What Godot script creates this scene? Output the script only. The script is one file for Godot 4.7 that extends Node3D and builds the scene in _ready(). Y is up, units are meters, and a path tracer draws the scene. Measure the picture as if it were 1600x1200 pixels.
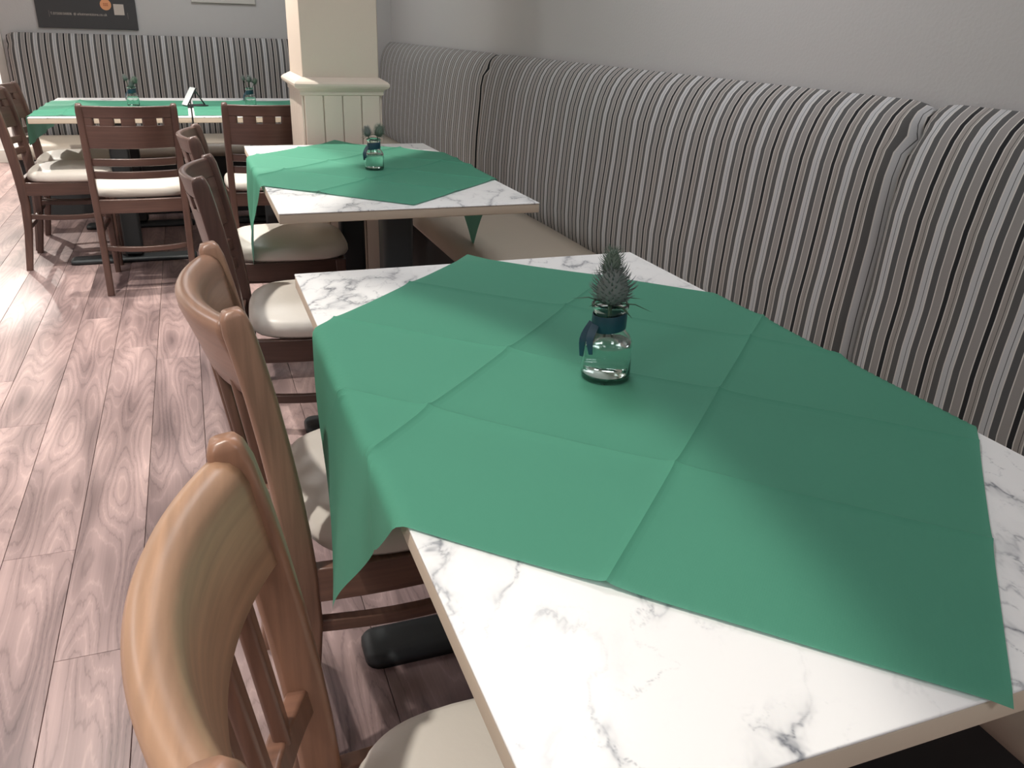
extends Node3D
# A cafe corner: striped banquettes, marble-topped tables with green cloths, wooden chairs.
# x to the right wall, y up, -z away from the viewer; floor at y = 0, table tops at y = TOP.

const TOP := 0.745
const CEIL := 2.5
const STRIPE := 0.11
var M := {}
var used := {}

func _ready():
	# ---- camera, sky, exposure
	var cam := Camera3D.new()
	cam.name = "camera"
	add_child(cam)
	cam.transform = Transform3D(Basis(Vector3(0.93781733, 0.02975305, 0.34585172), Vector3(0.11091641, 0.91840674, -0.3797718), Vector3(-0.32893192, 0.3945172, 0.85799765)).orthonormalized(), Vector3(0, 1.195, 0))
	cam.fov = 49.8868
	cam.near = 0.02
	cam.current = true
	var env := Environment.new()
	env.background_mode = Environment.BG_COLOR
	env.background_color = Color(0.55, 0.6, 0.65)
	env.tonemap_mode = Environment.TONE_MAPPER_LINEAR
	env.tonemap_exposure = 1.0
	env.sdfgi_enabled = true
	env.ssao_enabled = true
	env.ssil_enabled = true
	var we := WorldEnvironment.new()
	we.name = "world_environment"
	we.environment = env
	add_child(we)
	# ---- lamps, none of them in view; the square panels are added fill
	materials()
	downlight(Vector3(-0.75, CEIL, -0.75), 3.1, 37.2, "over the aisle beside the two nearest chairs")
	downlight(Vector3(-0.75, CEIL, -2.9), 4.2, 37.2, "over the aisle beside the pillar table")
	downlight(Vector3(-0.75, CEIL, -4.8), 2.6, 38.0, "over the left end of the far tables")
	downlight(Vector3(-0.12, CEIL, -3.95), 4.4, 35.5, "between the pillar and the far chairs")
	downlight(Vector3(-0.75, CEIL, 1.5), 2.2, 38.0, "over the aisle behind the viewer")
	downlight(Vector3(-2.5, CEIL, -1.8), 2.5, 42.0, "over the far side of the aisle, added as fill")  # this lamp and the next are added fill for the room
	downlight(Vector3(-2.5, CEIL, -5.2), 2.0, 42.0, "over the aisle beyond the far tables, added as fill")
	downlight(Vector3(-1.7, CEIL, -7.7), 11.0, 60.0, "close to the far wall, placed to light it")  # out of view, brightens the wall past the opening
	fill_panel(Vector3(-1.9, CEIL, 0.4), 2.0, "over the aisle behind the nearest chair")
	fill_panel(Vector3(-2.0, CEIL, -3.4), 2.0, "over the middle of the aisle")
	fill_panel(Vector3(0.5, CEIL, 1.5), 1.6, "behind the viewer by the side wall")
	fill_panel(Vector3(0.75, CEIL, -2.0), 1.35, "between the front table and the pillar table")
	fill_panel(Vector3(0.2, CEIL, -5.4), 1.3, "over the far wall bench")
	# ---- large structure
	room()
	pillar()
	# ---- benches, tables, cloths
	banquette(Vector3(1.47, 0, 0.03), -PI / 2, 2.8, 0.60, "striped banquette section nearest the camera, right of the puckered seam")
	banquette(Vector3(1.47, 0, -2.725), -PI / 2, 2.71, 0.60, "middle striped banquette section behind the two marble tables along the side wall")
	banquette(Vector3(1.47, 0, -5.305), -PI / 2, 2.45, 0.60, "farthest striped banquette section on the side wall, running in behind the pillar")
	banquette(Vector3(-0.10, 0, -6.58), 0.0, 1.92, 0.71, "striped banquette along the far wall under the dark poster")
	cafe_table(Vector3(0.522, 0, -0.9625), Vector2(0.734, 1.29), 0.395, Vector2(0.45, 0.5), "large marble-topped table in front, with the green cloth nearest the camera")
	cafe_table(Vector3(0.5425, 0, -2.833), Vector2(0.72, 1.306), 0.395, Vector2(0.62, 0.49), "second marble-topped table, standing before the cream pillar")
	cafe_table(Vector3(-0.36, 0, -5.17), Vector2(0.728, 1.15), 0.42, Vector2(0.3, 0.45), "left one of the two marble tables at the far wall bench")
	cafe_table(Vector3(0.375, 0, -5.17), Vector2(0.728, 1.15), 0.42, Vector2(0.7, 0.55), "right one of the two far bench tables, half hidden by the pillar")
	cloth_thing(Vector2(0.52, -0.9745), 0.95, PI / 4, Rect2(0.156, -1.607, 0.733, 1.288), 3, "green cloth laid cornerwise on the large front table, one corner hanging down")
	cloth_thing(Vector2(0.5445, -2.88), 0.95, PI / 4, Rect2(0.183, -3.486, 0.72, 1.306), 8, "green cloth laid cornerwise on the table before the cream pillar")
	cloth_thing(Vector2(-0.44, -5.085), 0.86, 0.0, Rect2(-0.724, -5.745, 0.728, 1.15), 5, "green cloth on the left far table, pale edge hanging at its left side")
	cloth_thing(Vector2(0.45, -5.085), 0.86, 0.0, Rect2(0.011, -5.745, 0.728, 1.15), 11, "green cloth on the right far table beside the pillar")
	# ---- chairs
	chair("slat", Vector3(0.044, 0, -0.512), PI / 2 - 0.065, "honey", "honey brown wooden chair with thick curved top rail, closest to the camera")
	chair("slat", Vector3(0.073, 0, -1.265), PI / 2 + 0.048, "mid", "mid brown slat back wooden chair, second from the camera at the front table")
	chair("hole", Vector3(0.075, 0, -2.30), PI / 2 - 0.08, "dark", "dark brown wooden chair at the near corner of the pillar table")
	chair("hole", Vector3(0.065, 0, -3.08), PI / 2 - 0.03, "dark", "dark brown wooden chair at the pillar table, under its hanging cloth corner")
	chair("hole", Vector3(-0.255, 0, -4.14), PI, "dark", "dark chair seen from behind, four square holes, at the left far table")
	chair("hole", Vector3(0.335, 0, -4.2), PI, "dark", "dark chair seen from behind, partly hidden by the pillar and green cloth")
	chair("hole", Vector3(-0.815, 0, -4.84), PI / 2, "dark", "dark wooden chair at the left end of the far tables, nearer one")
	chair("hole", Vector3(-0.83, 0, -5.27), PI / 2, "dark", "dark wooden chair at the left end of the far tables, nearer the far bench")
	# ---- small things
	vase_set(Vector3(0.507, TOP + 0.0025, -0.958), 1.0, 0, "on the large front table")
	vase_set(Vector3(0.560, TOP + 0.0025, -2.815), 0.92, 1, "on the table before the pillar")
	vase_set(Vector3(-0.285, TOP + 0.0025, -5.16), 0.92, 2, "on the left far table")
	vase_set(Vector3(0.325, TOP + 0.0025, -5.12), 0.92, 3, "on the right far table")
	table_sign()
	poster()

# ------------------------------------------------------------------ naming
func numbered(n: String) -> String:
	var k: int = used.get(n, 0)
	used[n] = k + 1
	return n if k == 0 else "%s_%03d" % [n, k]

func thing(called: String, label: String, category: String, at := Vector3.ZERO, turn := 0.0, group := "") -> Node3D:
	var o := Node3D.new()
	o.name = numbered(called)
	add_child(o)
	o.position = at
	o.rotation.y = turn
	tag(o, label, category, group)
	return o

func tag(o: Node, label: String, category: String, group := ""):
	o.set_meta("label", label)
	o.set_meta("category", category)
	if group != "":
		o.set_meta("group", group)

func put(called: String, mesh: Mesh, mat: Material, parent: Node = self) -> MeshInstance3D:
	var o := MeshInstance3D.new()
	o.name = numbered(called) if parent == self else called
	o.mesh = mesh
	o.material_override = mat
	parent.add_child(o, true)
	return o

func struct(called: String, mesh: Mesh, mat: Material, at := Vector3.ZERO, label := "", category := "") -> MeshInstance3D:
	var o := put(called, mesh, mat)
	o.position = at
	o.set_meta("kind", "structure")
	if label != "":
		tag(o, label, category)
	return o

# ------------------------------------------------------------------ mesh building
class MB:
	var v := PackedVector3Array()
	var n := PackedVector3Array()
	var uv := PackedVector2Array()
	var idx := PackedInt32Array()

	# one island with shared vertices: smooth, area-weighted normals. closed: turned outwards by its signed volume
	func island(p: PackedVector3Array, t: PackedInt32Array, u: PackedVector2Array = PackedVector2Array(), closed := true, flip := false):
		var vol := 0.0
		if closed:
			for i in range(0, t.size(), 3):
				vol += p[t[i]].dot(p[t[i + 1]].cross(p[t[i + 2]]))
			flip = vol < 0.0
		var nn := PackedVector3Array()
		nn.resize(p.size())
		for i in range(0, t.size(), 3):
			var a := t[i]
			var b := t[i + 1]
			var c := t[i + 2]
			var f := (p[b] - p[a]).cross(p[c] - p[a])
			if flip:
				f = -f
			nn[a] += f
			nn[b] += f
			nn[c] += f
		var base := v.size()
		v.append_array(p)
		for q in nn:
			n.append(q.normalized() if q.length() > 1e-14 else Vector3.UP)
		if u.size() == p.size():
			uv.append_array(u)
		else:
			for q in p:
				uv.append(Vector2(q.x, q.z))
		for i in range(0, t.size(), 3):
			idx.append(base + t[i])
			if flip:   # counter-clockwise seen from outside after the flip would be a,c,b; Godot wants clockwise
				idx.append(base + t[i + 1])
				idx.append(base + t[i + 2])
			else:
				idx.append(base + t[i + 2])
				idx.append(base + t[i + 1])

	# rings of equal size joined one after the other
	func loft(rings: Array, cap := true, ring_closed := true, uvs: Array = [], flip := false, loop := false):
		var p := PackedVector3Array()
		var u := PackedVector2Array()
		var m: int = rings[0].size()
		for r in rings:
			p.append_array(r)
		for r in uvs:
			u.append_array(r)
		var t := PackedInt32Array()
		var last: int = rings.size() if loop else rings.size() - 1
		for i in last:
			var i2 := (i + 1) % rings.size()
			for j in (m if ring_closed else m - 1):
				var j2 := (j + 1) % m
				var a := i * m + j
				var b := i * m + j2
				var c := i2 * m + j2
				var d := i2 * m + j
				t.append_array([a, b, c, a, c, d])
		if cap and ring_closed and not loop:
			for e in [0, rings.size() - 1]:
				var q := Vector3.ZERO
				for x in rings[e]:
					q += x
				var k := p.size()
				p.append(q / m)
				if u.size() > 0:
					u.append(u[e * m])
				for j in m:
					var j2 := (j + 1) % m
					if e == 0:
						t.append_array([k, e * m + j2, e * m + j])
					else:
						t.append_array([k, e * m + j, e * m + j2])
		island(p, t, u, (cap or loop) and ring_closed, flip)

	# box with chamfered edges
	func box(c: Vector3, s: Vector3, ch := 0.003, rot := Basis(), uvs := Vector2.ONE, uvo := Vector2.ZERO):
		ch = minf(ch, minf(s.x, minf(s.y, s.z)) * 0.45)
		var h := s / 2
		var p := PackedVector3Array()
		var u := PackedVector2Array()
		var id := {}
		for x in [-1, 1]:
			for y in [-1, 1]:
				for z in [-1, 1]:
					for ax in 3:
						var q := Vector3(x * h.x, y * h.y, z * h.z)
						for k in 3:
							if k != ax:
								q[k] -= signf(q[k]) * ch
						id[[x, y, z, ax]] = p.size()
						p.append(c + rot * q)
						u.append(Vector2(q.x, q.z) * uvs + uvo)
		var t := PackedInt32Array()
		var quad := func(a, b, d, e):
			var o := (p[a] + p[b] + p[d] + p[e]) / 4 - c
			if (p[b] - p[a]).cross(p[d] - p[a]).dot(o) > 0:
				t.append_array([a, b, d, a, d, e])
			else:
				t.append_array([a, d, b, a, e, d])
		for ax in 3:
			var o1 := (ax + 1) % 3
			var o2 := (ax + 2) % 3
			for s1 in [-1, 1]:
				var f := []
				for w in [[-1, -1], [1, -1], [1, 1], [-1, 1]]:
					var kk := [0, 0, 0]
					kk[ax] = s1
					kk[o1] = w[0]
					kk[o2] = w[1]
					f.append(id[[kk[0], kk[1], kk[2], ax]])
				quad.call(f[0], f[1], f[2], f[3])
				# edge along axis ax between faces o1 and o2
				for s2 in [-1, 1]:
					var e := []
					for w in [[-1, o1], [1, o1], [1, o2], [-1, o2]]:
						var k2 := [0, 0, 0]
						k2[ax] = w[0]
						k2[o1] = s1
						k2[o2] = s2
						e.append(id[[k2[0], k2[1], k2[2], w[1]]])
					quad.call(e[0], e[1], e[2], e[3])
		for x in [-1, 1]:
			for y in [-1, 1]:
				for z in [-1, 1]:
					var a: int = id[[x, y, z, 0]]
					var b: int = id[[x, y, z, 1]]
					var d: int = id[[x, y, z, 2]]
					if (p[b] - p[a]).cross(p[d] - p[a]).dot((p[a] + p[b] + p[d]) / 3 - c) > 0:
						t.append_array([a, b, d])
					else:
						t.append_array([a, d, b])
		island(p, t, u, true)

	# rounded-rectangle bar along a path; the section's first axis is side, the second side x tangent
	func bar(path: Array, sizes: Array, side: Vector3, r := 0.005):
		var rings := []
		for i in path.size():
			var tg: Vector3 = (path[mini(i + 1, path.size() - 1)] - path[maxi(i - 1, 0)]).normalized()
			var sd := (side - tg * side.dot(tg)).normalized()
			var up := tg.cross(sd)
			var sz: Vector2 = sizes[i] if i < sizes.size() else sizes[sizes.size() - 1]
			var rr := minf(r, minf(sz.x, sz.y) * 0.48)
			var ring := PackedVector3Array()
			for k in 4:
				var cx := (1.0 if k == 0 or k == 3 else -1.0) * (sz.x / 2 - rr)
				var cy := (1.0 if k < 2 else -1.0) * (sz.y / 2 - rr)
				for j in 4:
					var a := (k + j / 3.0) * PI / 2
					ring.append(path[i] + sd * (cx + cos(a) * rr) + up * (cy + sin(a) * rr))
			rings.append(ring)
		loft(rings)

	func lathe(prof: Array, seg := 32, c := Vector3.ZERO, closed_profile := false):
		var rings := []
		for q in prof:
			var ring := PackedVector3Array()
			for k in seg:
				var a := TAU * k / seg
				ring.append(c + Vector3(cos(a) * q.x, q.y, sin(a) * q.x))
			rings.append(ring)
		loft(rings, not closed_profile, true, [], false, closed_profile)

	# pointed four-sided spike
	func spike(a: Vector3, b: Vector3, w: float, flat := 1.0, bend := Vector3.ZERO):
		var d := (b - a).normalized()
		var s := d.cross(Vector3.UP if absf(d.y) < 0.9 else Vector3.RIGHT).normalized()
		var q := s.cross(d)
		var mid := (a + b) / 2 + bend
		var p := PackedVector3Array([a + s * w, a + q * w * flat, a - s * w, a - q * w * flat, mid + s * w * 0.8, mid + q * w * flat * 0.8, mid - s * w * 0.8, mid - q * w * flat * 0.8, b])
		var t := PackedInt32Array()
		for j in 4:
			var j2 := (j + 1) % 4
			t.append_array([j, j2, 4 + j2, j, 4 + j2, 4 + j, 4 + j, 4 + j2, 8])
		t.append_array([0, 2, 1, 0, 3, 2])
		island(p, t, PackedVector2Array(), true)

	func mesh() -> ArrayMesh:
		var arr := []
		arr.resize(Mesh.ARRAY_MAX)
		arr[Mesh.ARRAY_VERTEX] = v
		arr[Mesh.ARRAY_NORMAL] = n
		arr[Mesh.ARRAY_TEX_UV] = uv
		arr[Mesh.ARRAY_INDEX] = idx
		var am := ArrayMesh.new()
		am.add_surface_from_arrays(Mesh.PRIMITIVE_TRIANGLES, arr)
		return am

func box_mesh(s: Vector3, ch := 0.003, c := Vector3.ZERO) -> ArrayMesh:
	var b := MB.new()
	b.box(c, s, ch)
	return b.mesh()

# ------------------------------------------------------------------ materials
func noise(seed_: int, freq: float, oct := 3, warp := 0.0) -> FastNoiseLite:
	var f := FastNoiseLite.new()
	f.seed = seed_
	f.noise_type = FastNoiseLite.TYPE_SIMPLEX_SMOOTH
	f.frequency = freq
	f.fractal_type = FastNoiseLite.FRACTAL_FBM if oct > 1 else FastNoiseLite.FRACTAL_NONE
	f.fractal_octaves = oct
	if warp > 0.0:
		f.domain_warp_enabled = true
		f.domain_warp_amplitude = warp
		f.domain_warp_frequency = freq * 0.8
		f.domain_warp_fractal_octaves = 3
	return f

func mat(c: Color, rough := 0.6, spec := 0.5) -> StandardMaterial3D:
	var m := StandardMaterial3D.new()
	m.albedo_color = c
	m.roughness = rough
	m.metallic_specular = spec
	m.cull_mode = BaseMaterial3D.CULL_DISABLED
	return m

func tri(m: StandardMaterial3D, scale: Vector3, world := false):
	m.uv1_triplanar = true
	m.uv1_world_triplanar = world
	m.uv1_scale = scale

func image_of(w: int, h: int, f: Callable) -> Image:
	var d := PackedByteArray()
	d.resize(w * h * 3)
	var k := 0
	for y in h:
		for x in w:
			var c: Color = f.call(x, y)
			d[k] = clampi(int(c.r * 255.0 + 0.5), 0, 255)
			d[k + 1] = clampi(int(c.g * 255.0 + 0.5), 0, 255)
			d[k + 2] = clampi(int(c.b * 255.0 + 0.5), 0, 255)
			k += 3
	return Image.create_from_data(w, h, false, Image.FORMAT_RGB8, d)

func tex(i: Image) -> ImageTexture:
	return ImageTexture.create_from_image(i)

func rgb(r: int, g: int, b: int) -> Color:
	return Color(r / 255.0, g / 255.0, b / 255.0)

func materials():
	# painted plaster, faint roller texture
	var pn := noise(4, 0.08, 3)
	var plaster := NoiseTexture2D.new()
	plaster.width = 256
	plaster.height = 256
	plaster.seamless = true
	plaster.noise = pn
	plaster.as_normal_map = true
	plaster.bump_strength = 1.2
	for e in [["wall", rgb(192, 190, 188)], ["wall_far", rgb(225, 223, 220)], ["ceiling", rgb(232, 230, 226)], ["cream", rgb(222, 208, 193)]]:
		var m := mat(e[1], 0.75, 0.3)
		m.normal_enabled = true
		m.normal_texture = plaster
		m.normal_scale = 0.25
		tri(m, Vector3.ONE * 4.0, true)
		M[e[0]] = m
	M.cream_gloss = mat(rgb(220, 208, 194), 0.45, 0.4)
	M.skirting = mat(rgb(200, 197, 190), 0.5)
	# figured walnut for the floor: contour bands of warped noise, fine fibres over them
	M.plank = []
	for k in 4:
		var rings := noise(20 + k, 0.0056, 1, 34.0)
		var fib := noise(40 + k, 0.06, 3)
		var tone := noise(60 + k, 0.006, 2)
		var shift: float = [0.0, 0.10, -0.10, 0.05][k]
		var img := image_of(200, 1024, func(x, y):
			var r := rings.get_noise_2d(x * 1.15, y * 0.36) * 6.5 + 20.0
			var f := absf(fmod(r, 2.0) - 1.0)
			var line := smoothstep(0.80, 1.0, f)
			var pale := smoothstep(0.2, 0.0, f)
			var s := fib.get_noise_2d(x * 2.2, y * 0.10)
			var t := 0.50 + 0.10 * (0.5 - f) - 0.15 * line + 0.10 * pale + 0.05 * s + 0.40 * tone.get_noise_2d(x, y * 0.4) + shift
			return rgb(98, 82, 82).lerp(rgb(200, 173, 168), clampf(t, 0.0, 1.0)))
		var m := mat(Color.WHITE, 0.36, 0.45)
		m.albedo_texture = tex(img)
		M.plank.append(m)
	M.floor_base = mat(rgb(70, 55, 50), 0.8)
	# chair timber: long streaks
	var g1 := noise(7, 0.05, 4, 8.0)
	var g2 := noise(9, 0.012, 2)
	var grain_img := image_of(512, 512, func(xx, yy):
		var x := absf(xx - 255.5)
		var y := absf(yy - 255.5)
		var s := g1.get_noise_2d(x * 1.6, y * 0.09)
		var b := g2.get_noise_2d(x * 1.0, y * 0.3)
		var t := 0.88 + 0.13 * s + 0.10 * b
		return Color(t, t * 0.985, t * 0.97))
	var grain_v := tex(grain_img)
	grain_img.rotate_90(CLOCKWISE)
	var grain_h := tex(grain_img)
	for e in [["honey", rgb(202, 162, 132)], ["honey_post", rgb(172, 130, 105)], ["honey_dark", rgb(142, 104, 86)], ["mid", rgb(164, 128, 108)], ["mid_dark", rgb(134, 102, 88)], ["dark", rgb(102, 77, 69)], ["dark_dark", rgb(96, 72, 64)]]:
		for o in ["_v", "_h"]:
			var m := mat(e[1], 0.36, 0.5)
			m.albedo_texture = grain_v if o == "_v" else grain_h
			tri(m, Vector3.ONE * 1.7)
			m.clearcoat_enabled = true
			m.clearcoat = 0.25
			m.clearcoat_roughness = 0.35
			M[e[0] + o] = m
	# marble-print laminate
	var n1 := noise(101, 0.0048, 4, 60.0)
	var n2 := noise(103, 0.0105, 4, 40.0)
	var n3 := noise(107, 0.004, 3)
	var n4 := noise(109, 0.02, 3)
	var marble := image_of(1024, 1024, func(x, y):
		var wx: float = x * 0.86 + y * 0.5
		var wy: float = y * 0.86 - x * 0.5
		var a := 1.0 - absf(n1.get_noise_2d(wx * 1.5, wy * 0.8)) * 2.2
		var b := 1.0 - absf(n2.get_noise_2d(wx * 1.3, wy * 0.9)) * 2.4
		var mask := smoothstep(-0.3, 0.25, n3.get_noise_2d(x, y))
		var mask2 := smoothstep(-0.3, 0.3, n4.get_noise_2d(x, y))
		var vein := pow(maxf(a, 0.0), 26.0) * (0.25 + 0.75 * mask) * (0.35 + 0.65 * mask2)
		var thin := pow(maxf(b, 0.0), 34.0) * mask * (0.3 + 0.7 * mask2)
		var cloud := pow(maxf(a, 0.0), 5.0) * mask * 0.16
		var t := clampf(vein * 0.62 + thin * 0.5 + cloud * 1.5, 0.0, 0.8)
		return rgb(240, 240, 238).lerp(rgb(84, 88, 96), t))
	M.marble = mat(Color.WHITE, 0.28, 0.45)
	M.marble.albedo_texture = tex(marble)
	M.edge = mat(rgb(206, 192, 172), 0.5)
	M.metal = mat(rgb(58, 62, 64), 0.5, 0.5)
	M.metal.metallic = 0.3
	# green cloth, faint embossed dots of a non-woven sheet
	var dots := image_of(64, 64, func(x, y):
		var q := sin(x * TAU / 8.0) * sin(y * TAU / 8.0)
		var t := 0.5 + 0.5 * q
		return Color(t, t, t))
	dots.bump_map_to_normal_map(1.0)
	M.cloth = mat(rgb(76, 142, 117), 0.72, 0.35)
	M.cloth.normal_enabled = true
	M.cloth.normal_texture = tex(dots)
	M.cloth.normal_scale = 0.18
	tri(M.cloth, Vector3.ONE * 40.0)
	M.cloth.backlight_enabled = true
	M.cloth.backlight = Color(0.36, 0.5, 0.46)
	# striped upholstery: one repeat across the picture
	var bands := [[0.085, rgb(38, 38, 40)], [0.02, rgb(206, 202, 196)], [0.075, rgb(152, 146, 141)], [0.010, rgb(60, 58, 57)], [0.04, rgb(154, 149, 144)], [0.02, rgb(206, 202, 196)], [0.125, rgb(88, 87, 86)], [0.02, rgb(206, 202, 196)], [0.085, rgb(184, 184, 185)], [0.012, rgb(80, 80, 80)], [0.055, rgb(186, 186, 186)], [0.02, rgb(208, 204, 198)], [0.12, rgb(86, 86, 86)], [0.02, rgb(206, 202, 196)], [0.15, rgb(146, 142, 139)], [0.02, rgb(208, 204, 198)]]
	var total := 0.0
	for b in bands:
		total += b[0]
	var row := []
	var hrow := []
	for x in 1024:
		var q := x / 1024.0 * total
		for b in bands:
			if q < b[0]:
				row.append(b[1])
				var e: float = minf(q, b[0] - q)
				var hh: float = smoothstep(0.0, 0.02, e)
				hrow.append((0.95 if b[1].r > 0.78 else 0.35 + 0.25 * hh if b[1].r > 0.3 else 0.1))
				break
			q -= b[0]
		if row.size() <= x:
			row.append(row[x - 1])
			hrow.append(hrow[x - 1])
	var weave := noise(201, 0.5, 2)
	var stripes := image_of(1024, 128, func(x, y):
		var w := 1.0 + 0.07 * weave.get_noise_2d(x * 0.5, y)
		var c: Color = row[x]
		return Color(c.r * w, c.g * w, c.b * w))
	var sh := image_of(1024, 16, func(x, _y): return Color(hrow[x], hrow[x], hrow[x]))
	sh.bump_map_to_normal_map(5.0)
	M.stripes = mat(Color.WHITE, 0.85, 0.25)
	M.stripes.albedo_texture = tex(stripes)
	M.stripes.normal_enabled = true
	M.stripes.normal_texture = tex(sh)
	M.stripes.normal_scale = 0.6
	M.stripes.rim_enabled = true
	M.stripes.rim = 0.25
	# cream leather-look vinyl
	var crinkle := NoiseTexture2D.new()
	crinkle.width = 256
	crinkle.height = 256
	crinkle.seamless = true
	crinkle.noise = noise(301, 0.03, 4)
	crinkle.as_normal_map = true
	crinkle.bump_strength = 2.0
	for e in [["vinyl", rgb(222, 216, 206)], ["bench_vinyl", rgb(184, 172, 156)]]:
		var m := mat(e[1], 0.42, 0.5)
		m.normal_enabled = true
		m.normal_texture = crinkle
		m.normal_scale = 0.22
		tri(m, Vector3.ONE * 5.0)
		M[e[0]] = m
	M.plinth = mat(rgb(52, 54, 55), 0.6)
	# glass, water, ribbon, thistle
	M.glass = mat(Color(0.96, 0.985, 0.975, 0.0), 0.02, 0.5)
	M.glass.refraction_enabled = true
	M.glass.refraction_scale = 0.05
	M.water = mat(Color(0.97, 0.985, 0.98, 0.0), 0.01, 0.5)
	M.water.refraction_enabled = true
	M.water.refraction_scale = 0.033
	M.ribbon = mat(rgb(16, 62, 80), 0.35, 0.6)
	M.thistle = mat(rgb(120, 128, 124), 0.7)
	M.thistle_tip = mat(rgb(108, 124, 110), 0.7)
	M.stem = mat(rgb(60, 88, 66), 0.6)
	M.black = mat(rgb(44, 45, 47), 0.4)
	M.card = mat(rgb(228, 230, 232), 0.6)
	M.poster = mat(rgb(62, 61, 62), 0.55)
	M.poster_pale = mat(rgb(196, 186, 176), 0.6)
	M.poster_dim = mat(rgb(120, 112, 108), 0.6)
	M.orange = mat(rgb(226, 158, 112), 0.6)
	M.rust = mat(rgb(178, 100, 64), 0.6)
	M.fitting = mat(rgb(235, 235, 232), 0.4)
	M.glow = mat(Color.WHITE, 0.5)
	M.glow.emission_enabled = true
	M.glow.emission = Color(1.0, 0.93, 0.84)
	M.glow.emission_energy_multiplier = 3.0
	M.fill_glow = mat(Color.WHITE, 0.5)  # glowing face of the added fill panels
	M.fill_glow.emission_enabled = true
	M.fill_glow.emission = Color(1.0, 0.97, 0.93)
	M.fill_glow.emission_energy_multiplier = 1.6

# ------------------------------------------------------------------ unseen lamps and added fill panels
func downlight(at: Vector3, energy: float, angle: float, where: String):  # out of view, placed to throw pools of light on tables, seats and floor
	var t := thing("unseen_downlight", "unseen round ceiling downlight " + where, "light", at, 0.0, "unseen ceiling downlights")
	var b := MB.new()
	b.lathe([Vector2(0.055, 0.0), Vector2(0.075, 0.0), Vector2(0.075, -0.006), Vector2(0.07, -0.010), Vector2(0.055, -0.006)], 28, Vector3.ZERO, true)
	put("trim_ring", b.mesh(), M.fitting, t)
	var g := MB.new()
	g.lathe([Vector2(0.001, -0.001), Vector2(0.054, -0.001), Vector2(0.054, -0.004), Vector2(0.001, -0.004)], 28)
	put("lamp_glow", g.mesh(), M.glow, t)
	var l := SpotLight3D.new()
	l.name = "lamp_light"
	l.position = Vector3(0, -0.02, 0)
	l.rotation.x = -PI / 2
	l.light_color = Color(1.0, 0.975, 0.94)
	l.light_energy = energy
	l.spot_angle = angle
	l.spot_angle_attenuation = 0.1
	l.spot_range = 14.0
	l.spot_attenuation = 2.0
	l.light_size = 0.03
	l.shadow_enabled = true
	t.add_child(l)

func fill_panel(at: Vector3, energy: float, where: String):  # added soft fill above the frame, lifts the general light level
	var t := thing("added_fill_panel", "added square fill light panel " + where, "light", at, 0.0, "added fill light panels")
	var b := MB.new()
	for s in [-1, 1]:
		b.box(Vector3(s * 0.3, -0.006, 0), Vector3(0.02, 0.012, 0.62), 0.002)
		b.box(Vector3(0, -0.006, s * 0.3), Vector3(0.58, 0.012, 0.02), 0.002)
	put("fill_panel_frame", b.mesh(), M.fitting, t)
	put("fill_lamp_diffuser", box_mesh(Vector3(0.58, 0.006, 0.58), 0.001, Vector3(0, -0.004, 0)), M.fill_glow, t)
	var l := AreaLight3D.new()
	l.name = "fill_light"
	l.position = Vector3(0, -0.02, 0)
	l.rotation.x = -PI / 2
	l.area_size = Vector2(0.58, 0.58)
	l.light_color = Color(0.96, 0.975, 1.0)
	l.light_energy = energy
	l.area_range = 14.0
	l.area_attenuation = 2.0
	l.shadow_enabled = true
	t.add_child(l)

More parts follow.
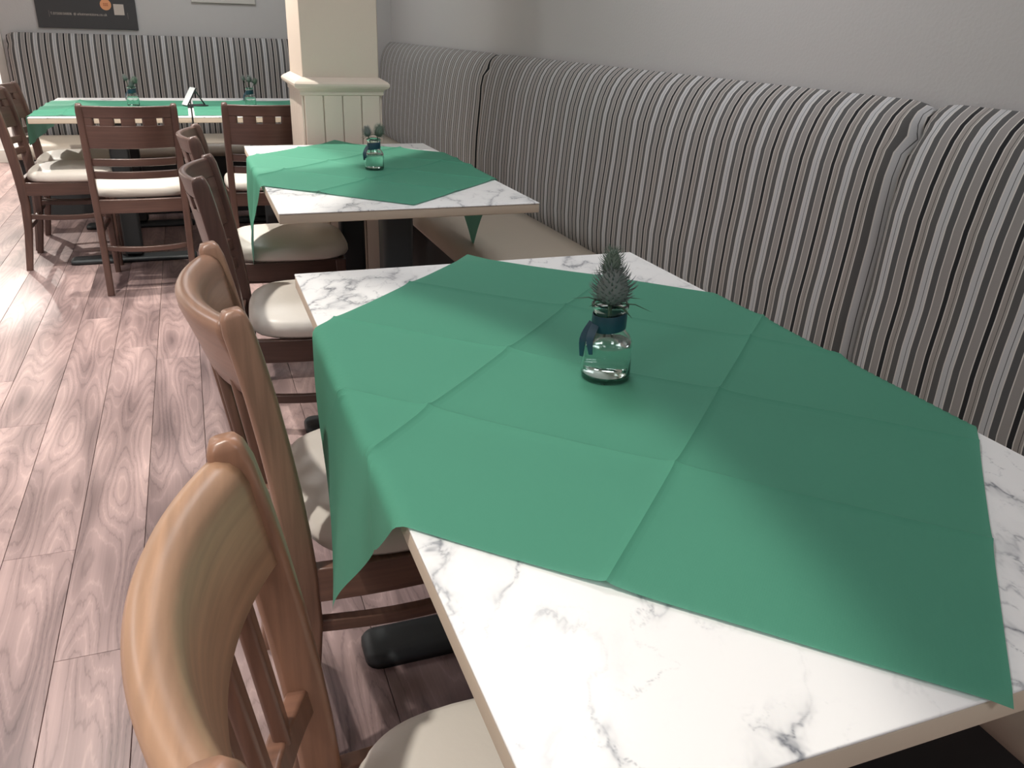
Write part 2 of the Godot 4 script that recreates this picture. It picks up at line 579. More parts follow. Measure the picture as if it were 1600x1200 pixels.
# ------------------------------------------------------------------ room
func room():
	var f := struct("floor", box_mesh(Vector3(5.1, 0.2, 11.3), 0.0, Vector3(-0.97, -0.112, -2.9)), M.floor_base, Vector3.ZERO, "figured walnut plank floor running towards the far wall", "floor")
	var rng := RandomNumberGenerator.new()
	rng.seed = 77
	var x0 := -3.492
	var zmin := -8.4
	var zmax := 2.6
	var L := 1.83
	var joints := {18: -2.72, 17: -3.12, 19: -1.94, 20: -3.36, 21: -3.2, 16: -2.2}
	for i in 32:
		var w := 0.1556
		var xa := x0 + i * w
		if xa > 1.46:
			break
		var xb := minf(xa + w, 1.47)
		var z: float = joints.get(i, -rng.randf() * L)
		while z > zmin:
			z -= L
		while z < zmax:
			var a := maxf(z, zmin)
			var c := minf(z + L, zmax)
			z += L
			if c - a < 0.02:
				continue
			var k := rng.randi() % 4
			var b := MB.new()
			var sx := 1.0 if rng.randf() < 0.5 else -1.0
			var sz := 1.0 if rng.randf() < 0.5 else -1.0
			b.box(Vector3.ZERO, Vector3(xb - xa - 0.0012, 0.012, c - a - 0.0012), 0.0009, Basis(), Vector2(sx / 0.157, sz / 1.85), Vector2(0.5, 0.5))
			var p := put("plank", b.mesh(), M.plank[k], f)
			p.position = Vector3((xa + xb) / 2, -0.006, (a + c) / 2)
	struct("ceiling", box_mesh(Vector3(5.1, 0.15, 11.3), 0.0), M.ceiling, Vector3(-0.97, CEIL + 0.075, -2.9), "flat white ceiling over the seating", "ceiling")
	struct("wall_right", box_mesh(Vector3(0.15, CEIL, 11.3), 0.0), M.wall, Vector3(1.545, CEIL / 2, -2.9), "plain off-white side wall above the striped banquette", "wall")
	struct("wall_back", box_mesh(Vector3(2.57, CEIL, 0.15), 0.0), M.wall, Vector3(0.185, CEIL / 2, -6.655), "off-white far wall with the dark poster", "wall")
	struct("wall_far", box_mesh(Vector3(5.1, CEIL, 0.15), 0.0), M.wall_far, Vector3(-0.97, CEIL / 2, -8.475), "bright white wall beyond the end of the far wall", "wall")
	struct("wall_left", box_mesh(Vector3(0.15, CEIL, 11.3), 0.0), M.wall, Vector3(-3.445 - 0.12, CEIL / 2, -2.9), "off-white wall across the aisle", "wall")
	struct("wall_front", box_mesh(Vector3(5.1, CEIL, 0.15), 0.0), M.wall, Vector3(-0.97, CEIL / 2, 2.675), "off-white wall behind the viewer", "wall")
	struct("baseboard_far", box_mesh(Vector3(2.3, 0.11, 0.018), 0.004), M.skirting, Vector3(-2.3, 0.055, -8.391), "pale painted skirting board along the bright far wall", "skirting")
	struct("trim_1", box_mesh(Vector3(0.05, CEIL, 0.17), 0.004), M.skirting, Vector3(-1.115, CEIL / 2, -6.655), "grey painted corner trim at the end of the far wall", "trim")

func pillar():
	# shaft, panelled dado with boards, moulded cap; its front face stands at z = -3.575
	var xa := 0.434
	var xb := 0.742
	var za := -4.0
	var zb := -3.575
	var cx := (xa + xb) / 2
	var cz := (za + zb) / 2
	var sx := xb - xa
	var sz := zb - za
	var p := struct("pillar", box_mesh(Vector3(sx, CEIL, sz), 0.004), M.cream, Vector3(cx, CEIL / 2, cz), "square cream pillar with panelled lower half behind the second table", "pillar")
	var off := Vector3(0, -CEIL / 2, 0)
	var cap := MB.new()
	var rings := []
	for q in [[0.008, 0.925], [0.014, 0.93], [0.014, 0.943], [0.02, 0.950], [0.032, 0.956], [0.037, 0.964], [0.037, 0.972], [0.030, 0.980], [0.001, 0.996]]:
		var e: float = q[0]
		var y: float = q[1]
		rings.append(PackedVector3Array([Vector3(-sx / 2 - e, y, -sz / 2 - e), Vector3(sx / 2 + e, y, -sz / 2 - e), Vector3(sx / 2 + e, y, sz / 2 + e), Vector3(-sx / 2 - e, y, sz / 2 + e)]))
	for i in rings.size() - 1:
		for k in 4:
			var k2 := (k + 1) % 4
			var mid: Vector3 = (rings[i][k] + rings[i][k2]) / 2
			var t := PackedInt32Array([0, 1, 2, 0, 2, 3])
			var pts := PackedVector3Array([rings[i][k], rings[i][k2], rings[i + 1][k2], rings[i + 1][k]])
			var nn := (pts[1] - pts[0]).cross(pts[2] - pts[0])
			cap.island(pts, t, PackedVector2Array(), false, nn.dot(Vector3(mid.x, 0, mid.z)) < 0)
	var c := put("dado_cap", cap.mesh(), M.cream_gloss, p)
	c.position = off
	var plate := put("dado_skirting", box_mesh(Vector3(sx + 0.03, 0.10, sz + 0.03), 0.006), M.cream_gloss, p)
	plate.position = off + Vector3(0, 0.05, 0)
	# boards: four across the front and back, five on each side
	var bw := sx / 4
	for s in [-1, 1]:
		for k in 4:
			var b := put("panel_board", box_mesh(Vector3(bw - 0.003, 0.84, 0.011), 0.003), M.cream_gloss, p)
			b.position = off + Vector3(-sx / 2 + (k + 0.5) * bw, 0.51, s * (sz / 2 + 0.0045))
		var dw := sz / 5
		for k in 5:
			var b := put("panel_board", box_mesh(Vector3(0.011, 0.84, dw - 0.003), 0.003), M.cream_gloss, p)
			b.position = off + Vector3(s * (sx / 2 + 0.0045), 0.51, -sz / 2 + (k + 0.5) * dw)

# ------------------------------------------------------------------ bench
func banquette(at: Vector3, turn: float, length: float, depth: float, label: String):
	# local: x along the bench, z out from the wall, y up
	var t := thing("banquette", label, "bench", at, turn, "striped wall benches")
	var prof := [Vector2(0.115, 0.40), Vector2(0.135, 0.43), Vector2(0.146, 0.48), Vector2(0.150, 0.54), Vector2(0.148, 0.62), Vector2(0.142, 0.70), Vector2(0.134, 0.79), Vector2(0.126, 0.87), Vector2(0.117, 0.935), Vector2(0.105, 0.985), Vector2(0.091, 1.022), Vector2(0.074, 1.051), Vector2(0.055, 1.070), Vector2(0.036, 1.084), Vector2(0.018, 1.080), Vector2(0.006, 1.062), Vector2(0.003, 1.03), Vector2(0.003, 0.40)]
	var b := MB.new()
	var rings := []
	var uvs := []
	var ss := []
	var g := [0.0, 0.004, 0.01, 0.02, 0.035, 0.06]
	for q in g:
		ss.append(q)
	var nseg := int(length / 0.12)
	for k in range(1, nseg):
		ss.append(lerpf(0.06, length - 0.06, float(k) / nseg))
	for k in g.size():
		ss.append(length - g[g.size() - 1 - k])
	var wob := noise(int(absf(at.z) * 10) + 5, 1.4, 2)
	for s in ss:
		var e := minf(s, length - s)
		var sink := 0.036 * pow(1.0 - clampf(e / 0.06, 0.0, 1.0), 2.0)
		var ring := PackedVector3Array()
		var u := PackedVector2Array()
		var arc := 0.0
		for i in prof.size():
			var q: Vector2 = prof[i]
			if i > 0:
				arc += (prof[i] - prof[i - 1]).length()
			var front := clampf((q.x - 0.03) / 0.06, 0.0, 1.0)
			var puff := 0.006 * wob.get_noise_2d(s * 1.0, q.y * 2.0)
			var pucker := 0.0
			if e < 0.06 and q.y > 0.85:
				pucker = 0.006 * sin(q.y * 90.0) * (1.0 - e / 0.06)
			var top := smoothstep(0.9, 1.07, q.y) * sink * 0.5
			ring.append(Vector3(s - length / 2, q.y - top, q.x - (sink - puff - pucker) * front))
			u.append(Vector2((s + pucker) / STRIPE, arc / STRIPE))
		rings.append(ring)
		uvs.append(u)
	b.loft(rings, true, true, uvs)
	put("backrest", b.mesh(), M.stripes, t)
	# seat cushion with rounded front
	var sp := [Vector2(0.12, 0.37), Vector2(depth - 0.03, 0.37), Vector2(depth - 0.008, 0.378), Vector2(depth, 0.395), Vector2(depth - 0.002, 0.42), Vector2(depth - 0.012, 0.443), Vector2(depth - 0.035, 0.459), Vector2(depth - 0.08, 0.466), Vector2(0.35, 0.468), Vector2(0.22, 0.462), Vector2(0.12, 0.45)]
	var sb := MB.new()
	var srings := []
	for k in 7:
		var f: float = [0.0, 0.006, 0.02, 0.5, 0.98, 0.994, 1.0][k]
		var inset: float = [0.014, 0.004, 0.0, 0.0, 0.0, 0.004, 0.014][k]
		var ring := PackedVector3Array()
		for q in sp:
			var y: float = q.y
			var zz: float = q.x
			if y > 0.42:
				y -= inset
			if zz > 0.3:
				zz -= inset
			ring.append(Vector3((f - 0.5) * (length - 0.004), y, zz))
		srings.append(ring)
	sb.loft(srings)
	put("seat_cushion", sb.mesh(), M.bench_vinyl, t)
	put("plinth", box_mesh(Vector3(length - 0.004, 0.37, depth - 0.10), 0.004, Vector3(0, 0.185, (depth - 0.10) / 2 + 0.03)), M.plinth, t)

# ------------------------------------------------------------------ tables
func cafe_table(at: Vector3, size: Vector2, col: float, uvo: Vector2, label: String):
	var t := thing("cafe_table", label, "table", at, 0.0, "marble-topped cafe tables")
	var b := MB.new()
	b.box(Vector3(0, TOP - 0.002, 0), Vector3(size.x, 0.004, size.y), 0.0012, Basis(), Vector2.ONE / 1.35, uvo)
	put("marble_top", b.mesh(), M.marble, t)
	put("edge_band", box_mesh(Vector3(size.x - 0.001, 0.024, size.y - 0.001), 0.002, Vector3(0, TOP - 0.016, 0)), M.edge, t)
	for s in [-1, 1]:
		put("pedestal_column", box_mesh(Vector3(0.09, TOP - 0.07, 0.09), 0.012, Vector3(0, (TOP - 0.028 + 0.03) / 2, s * col)), M.metal, t)
		put("mounting_plate", box_mesh(Vector3(0.36, 0.01, 0.12), 0.002, Vector3(0, TOP - 0.033, s * col)), M.metal, t)
		var f := MB.new()
		var rings := []
		for q in [[0.0, 0.0], [0.0, 0.014], [0.006, 0.022], [0.02, 0.026]]:
			var ring := PackedVector3Array()
			for k in 4:
				for j in 5:
					var a := (k + j / 4.0) * PI / 2
					var r: float = 0.03
					var ex := (1.0 if k == 0 or k == 3 else -1.0) * (0.31 - r)
					var ez := (1.0 if k < 2 else -1.0) * (0.055 - r)
					ring.append(Vector3(ex + cos(a) * (r - q[0]), q[1] + 0.001, s * col + ez + sin(a) * (r - q[0])))
			rings.append(ring)
		f.loft(rings)
		put("pedestal_foot", f.mesh(), M.metal, t)

func cloth_thing(c: Vector2, side: float, turn: float, tab: Rect2, seed_: int, label: String):
	# a square sheet creased from folding; what lies past a table edge hangs over it
	var N := 96
	var h := side / 2
	var ux := Vector2(cos(turn), sin(turn))
	var uz := Vector2(sin(turn), -cos(turn))
	var wob := noise(seed_, 3.0, 2)
	var xl := tab.position.x - 0.002
	var xr := tab.end.x + 0.002
	var zn := tab.end.y + 0.002
	var zf := tab.position.y - 0.002
	var grid := []
	var as_ := cuts(side, 3, N)
	var bs := cuts(side, 4, N)
	for a: float in as_:
		var row := PackedVector3Array()
		for b: float in bs:
			var w := c + ux * a + uz * b
			# creases: three panels one way, four the other
			var fa := (a + h) / side * 3.0
			var fb := (b + h) / side * 4.0
			var da := absf(fa - roundf(fa)) * side / 3.0
			var db := absf(fb - roundf(fb)) * side / 4.0
			var ka := int(roundf(fa))
			var kb := int(roundf(fb))
			var y := 0.0022 + 0.0012 * (wob.get_noise_2d(w.x, w.y) + 0.5)
			if ka > 0 and ka < 3:
				y += 0.0022 * exp(-da / 0.004) + 0.0024 * exp(-da / 0.016) * (1.0 if ka == 1 else 0.75) + 0.0022 * exp(-da / 0.05)
			if kb > 0 and kb < 4:
				y += 0.0022 * exp(-db / 0.004) + 0.0022 * exp(-db / 0.014) * (1.0 if kb != 2 else 0.6) + 0.0018 * exp(-db / 0.05)
			row.append(drape(w, y, xl, xr, zn, zf, wob, turn != 0.0))
		grid.append(row)
	var m := MB.new()
	var p := PackedVector3Array()
	var t := PackedInt32Array()
	for r in grid:
		p.append_array(r)
	var W := bs.size()
	for i in as_.size() - 1:
		for j in W - 1:
			var q := i * W + j
			t.append_array([q, q + 1, q + W + 1, q, q + W + 1, q + W])
	var nn := (p[1] - p[0]).cross(p[W] - p[0])
	m.island(p, t, PackedVector2Array(), false, nn.y > 0)
	var o := put("table_cloth", m.mesh(), M.cloth)
	tag(o, label, "tablecloth", "green table cloths")

func cuts(side: float, panels: int, n: int) -> Array:
	# even steps, with closer ones beside each fold line
	var out := []
	for i in n + 1:
		out.append(lerpf(-side / 2, side / 2, float(i) / n))
	for k in range(1, panels):
		for d in [-0.009, -0.005, -0.0025, 0.0, 0.0025, 0.005, 0.009]:
			out.append(-side / 2 + side * k / panels + d)
	out.sort()
	return out

func drape(w: Vector2, y: float, xl: float, xr: float, zn: float, zf: float, wob: FastNoiseLite, flare: bool) -> Vector3:
	var p := Vector3(w.x, TOP + y, w.y)
	var R := 0.012
	var over := 0.0
	var dir := 0.0
	if w.x < xl:
		over = xl - w.x
		dir = -1.0
	elif w.x > xr:
		over = w.x - xr
		dir = 1.0
	if over > 0.0:
		var e := xl if dir < 0 else xr
		var arc := R * PI / 2
		if over < arc:
			var a := over / R
			p.x = e + dir * sin(a) * R
			p.y = TOP + y - (1.0 - cos(a)) * R
		else:
			var d := over - arc
			var out := (0.10 if flare and dir < 0 else 0.03) * d
			var curl := 0.010 * sin(p.z * 17.0 + 1.0) * clampf(d / 0.15, 0.0, 1.0)
			p.x = e + dir * (R + out) + curl * 0.6
			p.y = TOP + y - R - d * (1.10 if flare and dir < 0 else 0.993)
			if flare and dir < 0:
				p.x -= 0.05 * d * smoothstep(-0.05, 0.12, p.z - 0.5 * (zn + zf))
	elif w.y > zn:
		p.y -= (w.y - zn) * 0.15
	elif w.y < zf:
		p.y += (zf - w.y) * 0.12
	return p

# ------------------------------------------------------------------ chairs
func post_z(y: float) -> float:
	var k := [[0.0, -0.035], [0.20, -0.006], [0.33, 0.004], [0.45, 0.0], [0.545, -0.010], [0.614, -0.018], [0.716, -0.034], [0.79, -0.048], [0.85, -0.062]]
	for i in k.size() - 1:
		if y <= k[i + 1][0]:
			return lerpf(k[i][1], k[i + 1][1], (y - k[i][0]) / (k[i + 1][0] - k[i][0]))
	return -0.062

func arc_rail(b: MB, y: float, sec: Array, x0: float, x1: float, bulge: float, half: float, lean: float, seg := 14):
	var rings := []
	for i in seg + 1:
		var x := lerpf(x0, x1, float(i) / seg)
		var z := post_z(y) - bulge * (1.0 - pow(x / half, 2.0))
		var slope := 2.0 * bulge * x / (half * half)
		var nx := -slope / sqrt(1.0 + slope * slope)
		var nz := 1.0 / sqrt(1.0 + slope * slope)
		var ring := PackedVector3Array()
		for q in sec:
			ring.append(Vector3(x + nx * q.x, y + q.y, z + nz * q.x - lean * q.y))
		rings.append(ring)
	b.loft(rings)

func rail_sec(h: float, th: float, r := 0.004) -> Array:
	var out := []
	for k in 4:
		var cx := (1.0 if k == 0 or k == 3 else -1.0) * (th / 2 - r)
		var cy := (1.0 if k < 2 else -1.0) * (h / 2 - r)
		for j in 3:
			var a := (k + j / 2.0) * PI / 2
			out.append(Vector2(cx + cos(a) * r, cy + sin(a) * r))
	return out

func chair(style: String, at: Vector3, turn: float, wood: String, label: String):
	var t := thing("dining_chair", label, "chair", at, turn, "wooden dining chairs")
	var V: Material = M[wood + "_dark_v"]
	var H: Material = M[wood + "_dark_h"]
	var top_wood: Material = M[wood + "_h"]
	# back posts, one piece with the rear legs
	for s in [-1, 1]:
		var path := []
		var sizes := []
		for y in [0.0, 0.08, 0.2, 0.33, 0.42, 0.5, 0.58, 0.65, 0.72, 0.78, 0.825, 0.843, 0.852]:
			var x: float = s * (0.1875 - 0.004 * clampf((0.45 - y) / 0.45, 0.0, 1.0))
			path.append(Vector3(x, y, post_z(y)))
			var w := 0.030
			var dp := lerpf(0.030, 0.043, clampf(y / 0.4, 0.0, 1.0))
			if y > 0.6:
				dp = lerpf(0.043, 0.040, (y - 0.6) / 0.2)
			if y > 0.84:
				dp -= 0.006
				w -= 0.003
			if y > 0.85:
				dp -= 0.010
				w -= 0.006
			sizes.append(Vector2(w, dp))
		var b := MB.new()
		b.bar(path, sizes, Vector3.RIGHT, 0.007)
		put("back_post", b.mesh(), M.honey_post_v if wood == "honey" else M[wood + "_v"], t)
	# front legs
	for s in [-1, 1]:
		var b := MB.new()
		b.bar([Vector3(s * 0.178, 0, 0.385), Vector3(s * 0.18, 0.2, 0.383), Vector3(s * 0.182, 0.432, 0.38)], [Vector2(0.026, 0.026), Vector2(0.032, 0.032), Vector2(0.038, 0.038)], Vector3.RIGHT, 0.006)
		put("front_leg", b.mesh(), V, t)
	# seat frame rails, the side ones bowed a little
	for s in [-1, 1]:
		var path := []
		for k in 9:
			var f := k / 8.0
			path.append(Vector3(s * (0.186 + 0.016 * sin(PI * f)), 0.405, lerpf(0.0, 0.38, f)))
		var b := MB.new()
		b.bar(path, [Vector2(0.022, 0.062)], Vector3(1, 0, 0), 0.003)
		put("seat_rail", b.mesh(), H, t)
	var fr := MB.new()
	fr.bar([Vector3(-0.172, 0.405, 0.385), Vector3(0, 0.405, 0.393), Vector3(0.172, 0.405, 0.385)], [Vector2(0.022, 0.062)], Vector3(0, 0, 1), 0.003)
	put("seat_rail", fr.mesh(), H, t)
	var rr := MB.new()
	rr.bar([Vector3(-0.175, 0.405, -0.004), Vector3(0, 0.405, -0.010), Vector3(0.175, 0.405, -0.004)], [Vector2(0.022, 0.062)], Vector3(0, 0, 1), 0.003)
	put("seat_rail", rr.mesh(), H, t)
	# stretchers
	var sy := 0.315 if style == "slat" else 0.262
	for s in [-1, 1]:
		var path := []
		for k in 9:
			var f := k / 8.0
			path.append(Vector3(s * (0.182 + 0.014 * sin(PI * f)), sy + 0.01 * (1.0 - sin(PI * f)), lerpf(-0.002, 0.382, f)))
		var b := MB.new()
		b.bar(path, [Vector2(0.018, 0.024)], Vector3(1, 0, 0), 0.004)
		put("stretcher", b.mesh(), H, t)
	var rs := MB.new()
	var rp := []
	for k in 9:
		var x := lerpf(-0.172, 0.172, k / 8.0)
		rp.append(Vector3(x, 0.21 - 0.012 * (1.0 - pow(x / 0.172, 2.0)) + 0.006, post_z(0.2)))
	rs.bar(rp, [Vector2(0.018, 0.024)], Vector3(0, 0, 1), 0.004)
	put("stretcher", rs.mesh(), H, t)
	# cushion
	var pad := MB.new()
	var wr := noise(int(absf(at.z) * 100.0), 0.05, 2)
	var rings := []
	for q in [[0.030, 0.437], [0.006, 0.438], [0.0, 0.446], [0.001, 0.462], [0.008, 0.476], [0.022, 0.485], [0.05, 0.491], [0.10, 0.496], [0.16, 0.498]]:
		var ring := PackedVector3Array()
		for k in 96:
			var a := TAU * k / 96
			var pleat := 0.0022 * maxf(0.0, wr.get_noise_1d(k * 9.0)) * (1.0 if q[1] > 0.44 and q[1] < 0.48 else 0.2)
			var e := 2.0 / 3.6
			var cx := signf(cos(a)) * pow(absf(cos(a)), e)
			var cz := signf(sin(a)) * pow(absf(sin(a)), e)
			var back := 1.0 if sin(a) > 0 else 0.92
			ring.append(Vector3(cx * (0.218 * lerpf(0.95, 1.0, (cz + 1) / 2) - q[0] - pleat), q[1], 0.212 + cz * (0.213 - q[0] - pleat) * back))
		rings.append(ring)
	pad.loft(rings)
	put("seat_cushion", pad.mesh(), M.vinyl, t)
	if style == "slat":
		var sec := [Vector2(-0.011, -0.056), Vector2(0.0, -0.0585), Vector2(0.011, -0.056), Vector2(0.0135, -0.02), Vector2(0.0165, 0.015), Vector2(0.0185, 0.035), Vector2(0.0165, 0.048), Vector2(0.010, 0.056), Vector2(0.0, 0.0585), Vector2(-0.010, 0.056), Vector2(-0.0165, 0.048), Vector2(-0.0185, 0.035), Vector2(-0.0165, 0.015), Vector2(-0.0135, -0.02)]
		var b := MB.new()
		arc_rail(b, 0.778, sec, -0.182, 0.182, 0.048, 0.1875, 0.28, 28)
		put("crest_rail", b.mesh(), top_wood, t)
		var lo := MB.new()
		arc_rail(lo, 0.545, rail_sec(0.036, 0.02), -0.180, 0.180, 0.045, 0.1875, 0.15, 16)
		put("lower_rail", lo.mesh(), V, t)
		for k in 5:
			var x := (k - 2) * 0.062
			var z0 := post_z(0.545) - 0.045 * (1.0 - pow(x / 0.1875, 2.0))
			var z1 := post_z(0.778) - 0.048 * (1.0 - pow(x / 0.1875, 2.0)) + 0.28 * 0.04
			var s := MB.new()
			s.bar([Vector3(x, 0.555, z0), Vector3(x * 1.01, 0.645, lerpf(z0, z1, 0.5)), Vector3(x * 1.02, 0.735, z1)], [Vector2(0.030, 0.016)], Vector3.RIGHT, 0.004)
			put("back_slat", s.mesh(), V, t)
	else:
		# solid top panel pierced by four square holes
		var b := MB.new()
		var th := 0.018
		arc_rail(b, 0.819, rail_sec(0.052, th, 0.006), -0.182, 0.182, 0.05, 0.1875, 0.24, 24)
		var dz := 0.0
		var xs := [-0.182, -0.139, -0.111, -0.056, -0.028, 0.028, 0.056, 0.111, 0.139, 0.182]
		var bsec := []
		for q in rail_sec(0.034, th, 0.001):
			bsec.append(q)
		for k in range(0, 10, 2):
			arc_rail(b, 0.778, bsec, xs[k], xs[k + 1], 0.05, 0.1875, 0.22, 5)
		arc_rail(b, 0.714, rail_sec(0.098, th, 0.003), -0.182, 0.182, 0.05, 0.1875, 0.2, 24)
		put("back_panel", b.mesh(), top_wood, t)
		for y in [0.604, 0.548]:
			var s := MB.new()
			arc_rail(s, y, rail_sec(0.034, 0.016, 0.005), -0.180, 0.180, 0.042, 0.1875, 0.14, 16)
			put("back_slat", s.mesh(), H, t)

# ------------------------------------------------------------------ vases
func vase_set(at: Vector3, k: float, style: int, where: String):
	var v := thing("bud_vase", "small clear glass bottle with a dark blue ribbon, standing " + where, "vase", at, 0.0, "glass bottle vases")
	# double-walled glass bottle
	var out := [Vector2(0.0, 0.0), Vector2(0.028, 0.0), Vector2(0.0335, 0.003), Vector2(0.0345, 0.010), Vector2(0.0345, 0.050), Vector2(0.0335, 0.058), Vector2(0.029, 0.066), Vector2(0.0235, 0.072), Vector2(0.0215, 0.078), Vector2(0.0215, 0.096), Vector2(0.0225, 0.101), Vector2(0.0255, 0.104), Vector2(0.0255, 0.109), Vector2(0.0235, 0.111)]
	var inn := [Vector2(0.0205, 0.109), Vector2(0.019, 0.100), Vector2(0.019, 0.078), Vector2(0.021, 0.072), Vector2(0.0265, 0.0655), Vector2(0.031, 0.057), Vector2(0.032, 0.050), Vector2(0.032, 0.012), Vector2(0.030, 0.008), Vector2(0.018, 0.006), Vector2(0.0, 0.006)]
	var prof := []
	for q in out + inn:
		prof.append(Vector2(maxf(q.x, 0.0004), q.y) * k)
	var b := MB.new()
	b.lathe(prof, 40, Vector3.ZERO, true)
	put("bottle", b.mesh(), M.glass, v)
	var w := MB.new()
	var wp := []
	for q in [Vector2(0.0004, 0.0064), Vector2(0.018, 0.0064), Vector2(0.0297, 0.0084), Vector2(0.0317, 0.0123), Vector2(0.0317, 0.050), Vector2(0.0307, 0.0568), Vector2(0.0004, 0.0568)]:
		wp.append(q * k)
	w.lathe(wp, 40)
	put("water", w.mesh(), M.water, v)
	# ribbon round the neck with two falling tails, its left side slipped lower
	var rb := MB.new()
	var rings := []
	for i in 41:
		var a := TAU * i / 40
		var r := 0.0224 * k
		var lift := (0.086 + 0.003 * cos(a)) * k
		var hh := 0.0115 * k
		var d := Vector3(cos(a), 0, sin(a))
		rings.append(PackedVector3Array([d * r + Vector3(0, lift - hh, 0), d * (r + 0.0012) + Vector3(0, lift - hh, 0), d * (r + 0.0016) + Vector3(0, lift, 0), d * (r + 0.0012) + Vector3(0, lift + hh, 0), d * r + Vector3(0, lift + hh, 0)]))
	rb.loft(rings)
	for e in [[0.030, 0.012, 0.0], [0.022, 0.022, 0.5]]:
		var path := []
		var sizes := []
		for i in 9:
			var f := i / 8.0
			var a: float = PI + 0.12 - e[2] * 0.7
			var rad := (0.0235 + 0.0135 * sin(minf(f * 1.6, 1.0) * PI / 2)) * k
			path.append(Vector3(cos(a) * rad + 0.004 * e[2] * f, (0.083 - f * (0.060 - e[1])) * k, sin(a) * rad + e[2] * 0.02 * f))
			sizes.append(Vector2(0.013 * (1.0 - 0.55 * f * f) * k, 0.0012))
		rb.bar(path, sizes, Vector3(0.5, 0, 0.85), 0.0005)
	put("ribbon", rb.mesh(), M.ribbon, v)
	# thistles held in the bottle
	var heads: Array = [
		[[Vector3(-0.002, 0.134, 0.006), 0.0215, 0.025, Vector3(0.02, 1, 0.1)], [Vector3(0.003, 0.163, -0.010), 0.0115, 0.018, Vector3(0.1, 1, -0.1)]],
		[[Vector3(-0.022, 0.134, 0.0), 0.0115, 0.017, Vector3(-0.2, 1, 0.1)], [Vector3(0.020, 0.136, 0.004), 0.0145, 0.020, Vector3(0.25, 1, 0.1)]],
		[[Vector3(-0.026, 0.158, 0.0), 0.011, 0.016, Vector3(-0.3, 1, 0)], [Vector3(0.022, 0.145, 0.01), 0.014, 0.019, Vector3(0.3, 1, 0.1)], [Vector3(0.004, 0.122, 0.012), 0.013, 0.017, Vector3(0, 1, 0.2)]],
		[[Vector3(0.004, 0.160, 0.0), 0.0135, 0.018, Vector3(0.05, 1, 0)], [Vector3(0.036, 0.148, 0.004), 0.0115, 0.016, Vector3(0.5, 1, 0.1)], [Vector3(-0.03, 0.165, 0.0), 0.009, 0.014, Vector3(-0.4, 1, 0)]]][style]
	for i in heads.size():
		var hd: Array = heads[i]
		var size_word: String = ["fuller", "taller", "smallest"][i] if style == 0 else ["left", "right", "third"][i]
		if style == 2:
			size_word = ["higher left", "right", "lowest"][i]
		if style == 3:
			size_word = ["middle", "right", "higher left"][i]
		thistle(at, hd[0] * k, hd[1] * k, hd[2] * k, hd[3].normalized(), i + style * 5, k, "%s grey green spiky thistle head in the bottle %s" % [size_word, where])

func thistle(at: Vector3, c: Vector3, r: float, h: float, ax: Vector3, seed_: int, k: float, label: String):
	var t := thing("thistle", label, "flower", at, 0.0, "sea holly thistles in the vases")
	var rng := RandomNumberGenerator.new()
	rng.seed = 900 + seed_
	var s := ax.cross(Vector3.FORWARD).normalized()
	var f := s.cross(ax)
	var b := MB.new()
	# egg-shaped core
	var rings := []
	for i in 11:
		var y := cos(PI * i / 10.0)
		var rad := sin(PI * i / 10.0) * (1.0 - 0.18 * y) * r
		var ring := PackedVector3Array()
		for j in 16:
			var a := TAU * j / 16
			ring.append(c - ax * y * h * -1.0 + (s * cos(a) + f * sin(a)) * maxf(rad, 0.0003))
		rings.append(ring)
	b.loft(rings)
	# overlapping spiny bracts in spiral rows
	var count := 150
	for i in count:
		var y := lerpf(-0.92, 0.97, (i + 0.5) / count)
		var a := i * 2.39996 + rng.randf() * 0.3
		var rad := sqrt(1.0 - y * y) * (1.0 - 0.18 * y) * r
		var dirr := s * cos(a) + f * sin(a)
		var p := c + ax * y * h + dirr * rad * 0.92
		var up := lerpf(0.35, 1.0, (y + 1.0) / 2.0)
		var d := (dirr * (1.0 - up * 0.45) + ax * up).normalized()
		var len_ := (0.011 + 0.008 * rng.randf()) * sqrt(r / 0.02)
		b.spike(p, p + d * len_, 0.0013 * (r / 0.02), 0.5, dirr * len_ * 0.12)
	put("flower_head", b.mesh(), M.thistle_tip if seed_ % 5 == 1 else M.thistle, t)
	# collar leaves
	var lv := MB.new()
	for i in 9:
		var a := TAU * i / 9 + rng.randf() * 0.5
		var dirr := s * cos(a) + f * sin(a)
		var p := c - ax * h * 0.9 + dirr * r * 0.35
		var len_ := r * (1.5 + 1.0 * rng.randf())
		lv.spike(p, p + (dirr + ax * (rng.randf() * 0.5 - 0.25)).normalized() * len_, 0.0030 * (r / 0.02), 0.3, ax * len_ * 0.10)
	put("collar_leaf", lv.mesh(), M.stem, t)
	var st := MB.new()
	var foot := Vector3(c.x * 0.25 + 0.006 * (1 if seed_ % 2 == 0 else -1), 0.060 * k, c.z * 0.2)
	var neck := Vector3(clampf(c.x, -0.010, 0.010), 0.095 * k, clampf(c.z, -0.009, 0.009))
	st.bar([foot, neck, c - ax * h * 0.8], [Vector2(0.0034, 0.0034) * k], Vector3.RIGHT, 0.0015)
	put("stem", st.mesh(), M.stem, t)

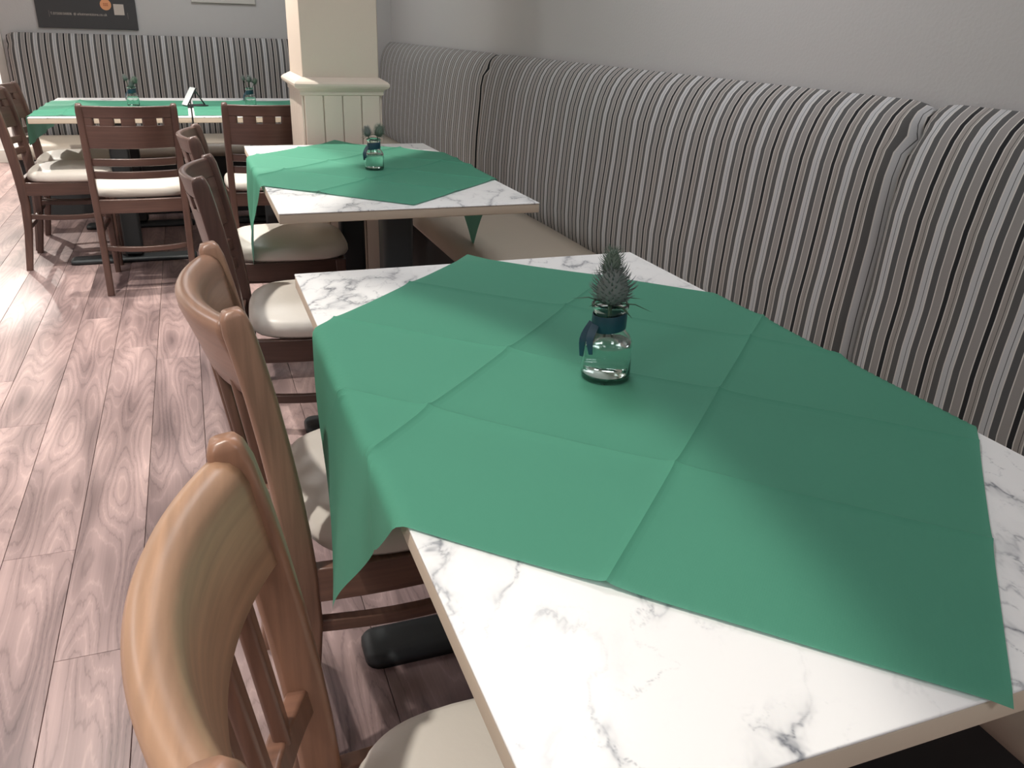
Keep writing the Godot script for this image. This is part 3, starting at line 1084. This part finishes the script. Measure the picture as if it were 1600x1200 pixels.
# ------------------------------------------------------------------ sign, poster
func table_sign():
	var t := thing("menu_stand", "small black tent stand with a white card on the far tables", "sign", Vector3(0.012, TOP + 0.0065, -5.13), 0.35)
	var base := MB.new()
	base.box(Vector3(0.022, 0.003, 0), Vector3(0.112, 0.006, 0.085), 0.001)
	put("base", base.mesh(), M.black, t)
	var l := MB.new()
	l.box(Vector3(-0.008, 0.050, 0), Vector3(0.004, 0.108, 0.085), 0.001, Basis(Vector3(0, 0, 1), -0.56))
	put("holder", l.mesh(), M.black, t)
	var c := MB.new()
	c.box(Vector3(-0.0125, 0.052, 0), Vector3(0.0015, 0.106, 0.078), 0.0003, Basis(Vector3(0, 0, 1), -0.56))
	put("menu_card", c.mesh(), M.card, t)
	var s := MB.new()
	s.box(Vector3(0.048, 0.046, 0), Vector3(0.003, 0.104, 0.02), 0.001, Basis(Vector3(0, 0, 1), 0.56))
	put("strut", s.mesh(), M.black, t)

func poster():
	var t := thing("wall_poster", "dark poster with an orange roundel and a line of pale lettering", "poster", Vector3(-0.565, 1.115, -6.578), 0.0)
	put("board", box_mesh(Vector3(0.60, 0.84, 0.012), 0.002, Vector3(0, 0.42, 0.006)), M.poster, t)
	var tx := TextMesh.new()
	var fnt := SystemFont.new()
	fnt.font_names = PackedStringArray(["Droid Sans"])
	tx.font = fnt
	tx.text = "T.01508 04806  @ allotmentstore.co.uk"
	tx.font_size = 32
	tx.pixel_size = 0.00060
	tx.depth = 0.0008
	var lt := put("lettering", tx, M.poster_pale, t)
	lt.position = Vector3(-0.05, 0.087, 0.0128)
	var d := MB.new()
	d.lathe([Vector2(0.0005, 0), Vector2(0.034, 0), Vector2(0.034, 0.001), Vector2(0.0005, 0.001)], 28)
	var disc := put("roundel", d.mesh(), M.orange, t)
	disc.rotation.x = PI / 2
	disc.position = Vector3(0.118, 0.150, 0.0122)
	var mk := MB.new()
	for i in 3:
		for j in 2:
			mk.box(Vector3(-0.010 + i * 0.010, -0.005 + j * 0.010, 0), Vector3(0.007, 0.0065, 0.001), 0.0003)
	var mark := put("roundel_mark", mk.mesh(), M.rust, t)
	mark.position = Vector3(0.118, 0.150, 0.0137)
	var lab := put("pale_label", box_mesh(Vector3(0.062, 0.066, 0.001), 0.0002), M.poster_pale, t)
	lab.position = Vector3(0.195, 0.122, 0.0125)
	for e in [[-0.225, 0.085], [0.245, 0.085]]:
		var ln := put("corner_rule", box_mesh(Vector3(0.0025, 0.04, 0.0008), 0.0002), M.poster_dim, t)
		ln.position = Vector3(e[0], e[1], 0.0124)
	var fr := thing("wall_board", "pale grey board hung high on the far wall, only its lower edge showing", "picture", Vector3(0.30, 1.30, -6.578), 0.0)
	put("board", box_mesh(Vector3(0.42, 0.5, 0.014), 0.003, Vector3(0, 0.25, 0.007)), M.skirting, fr)
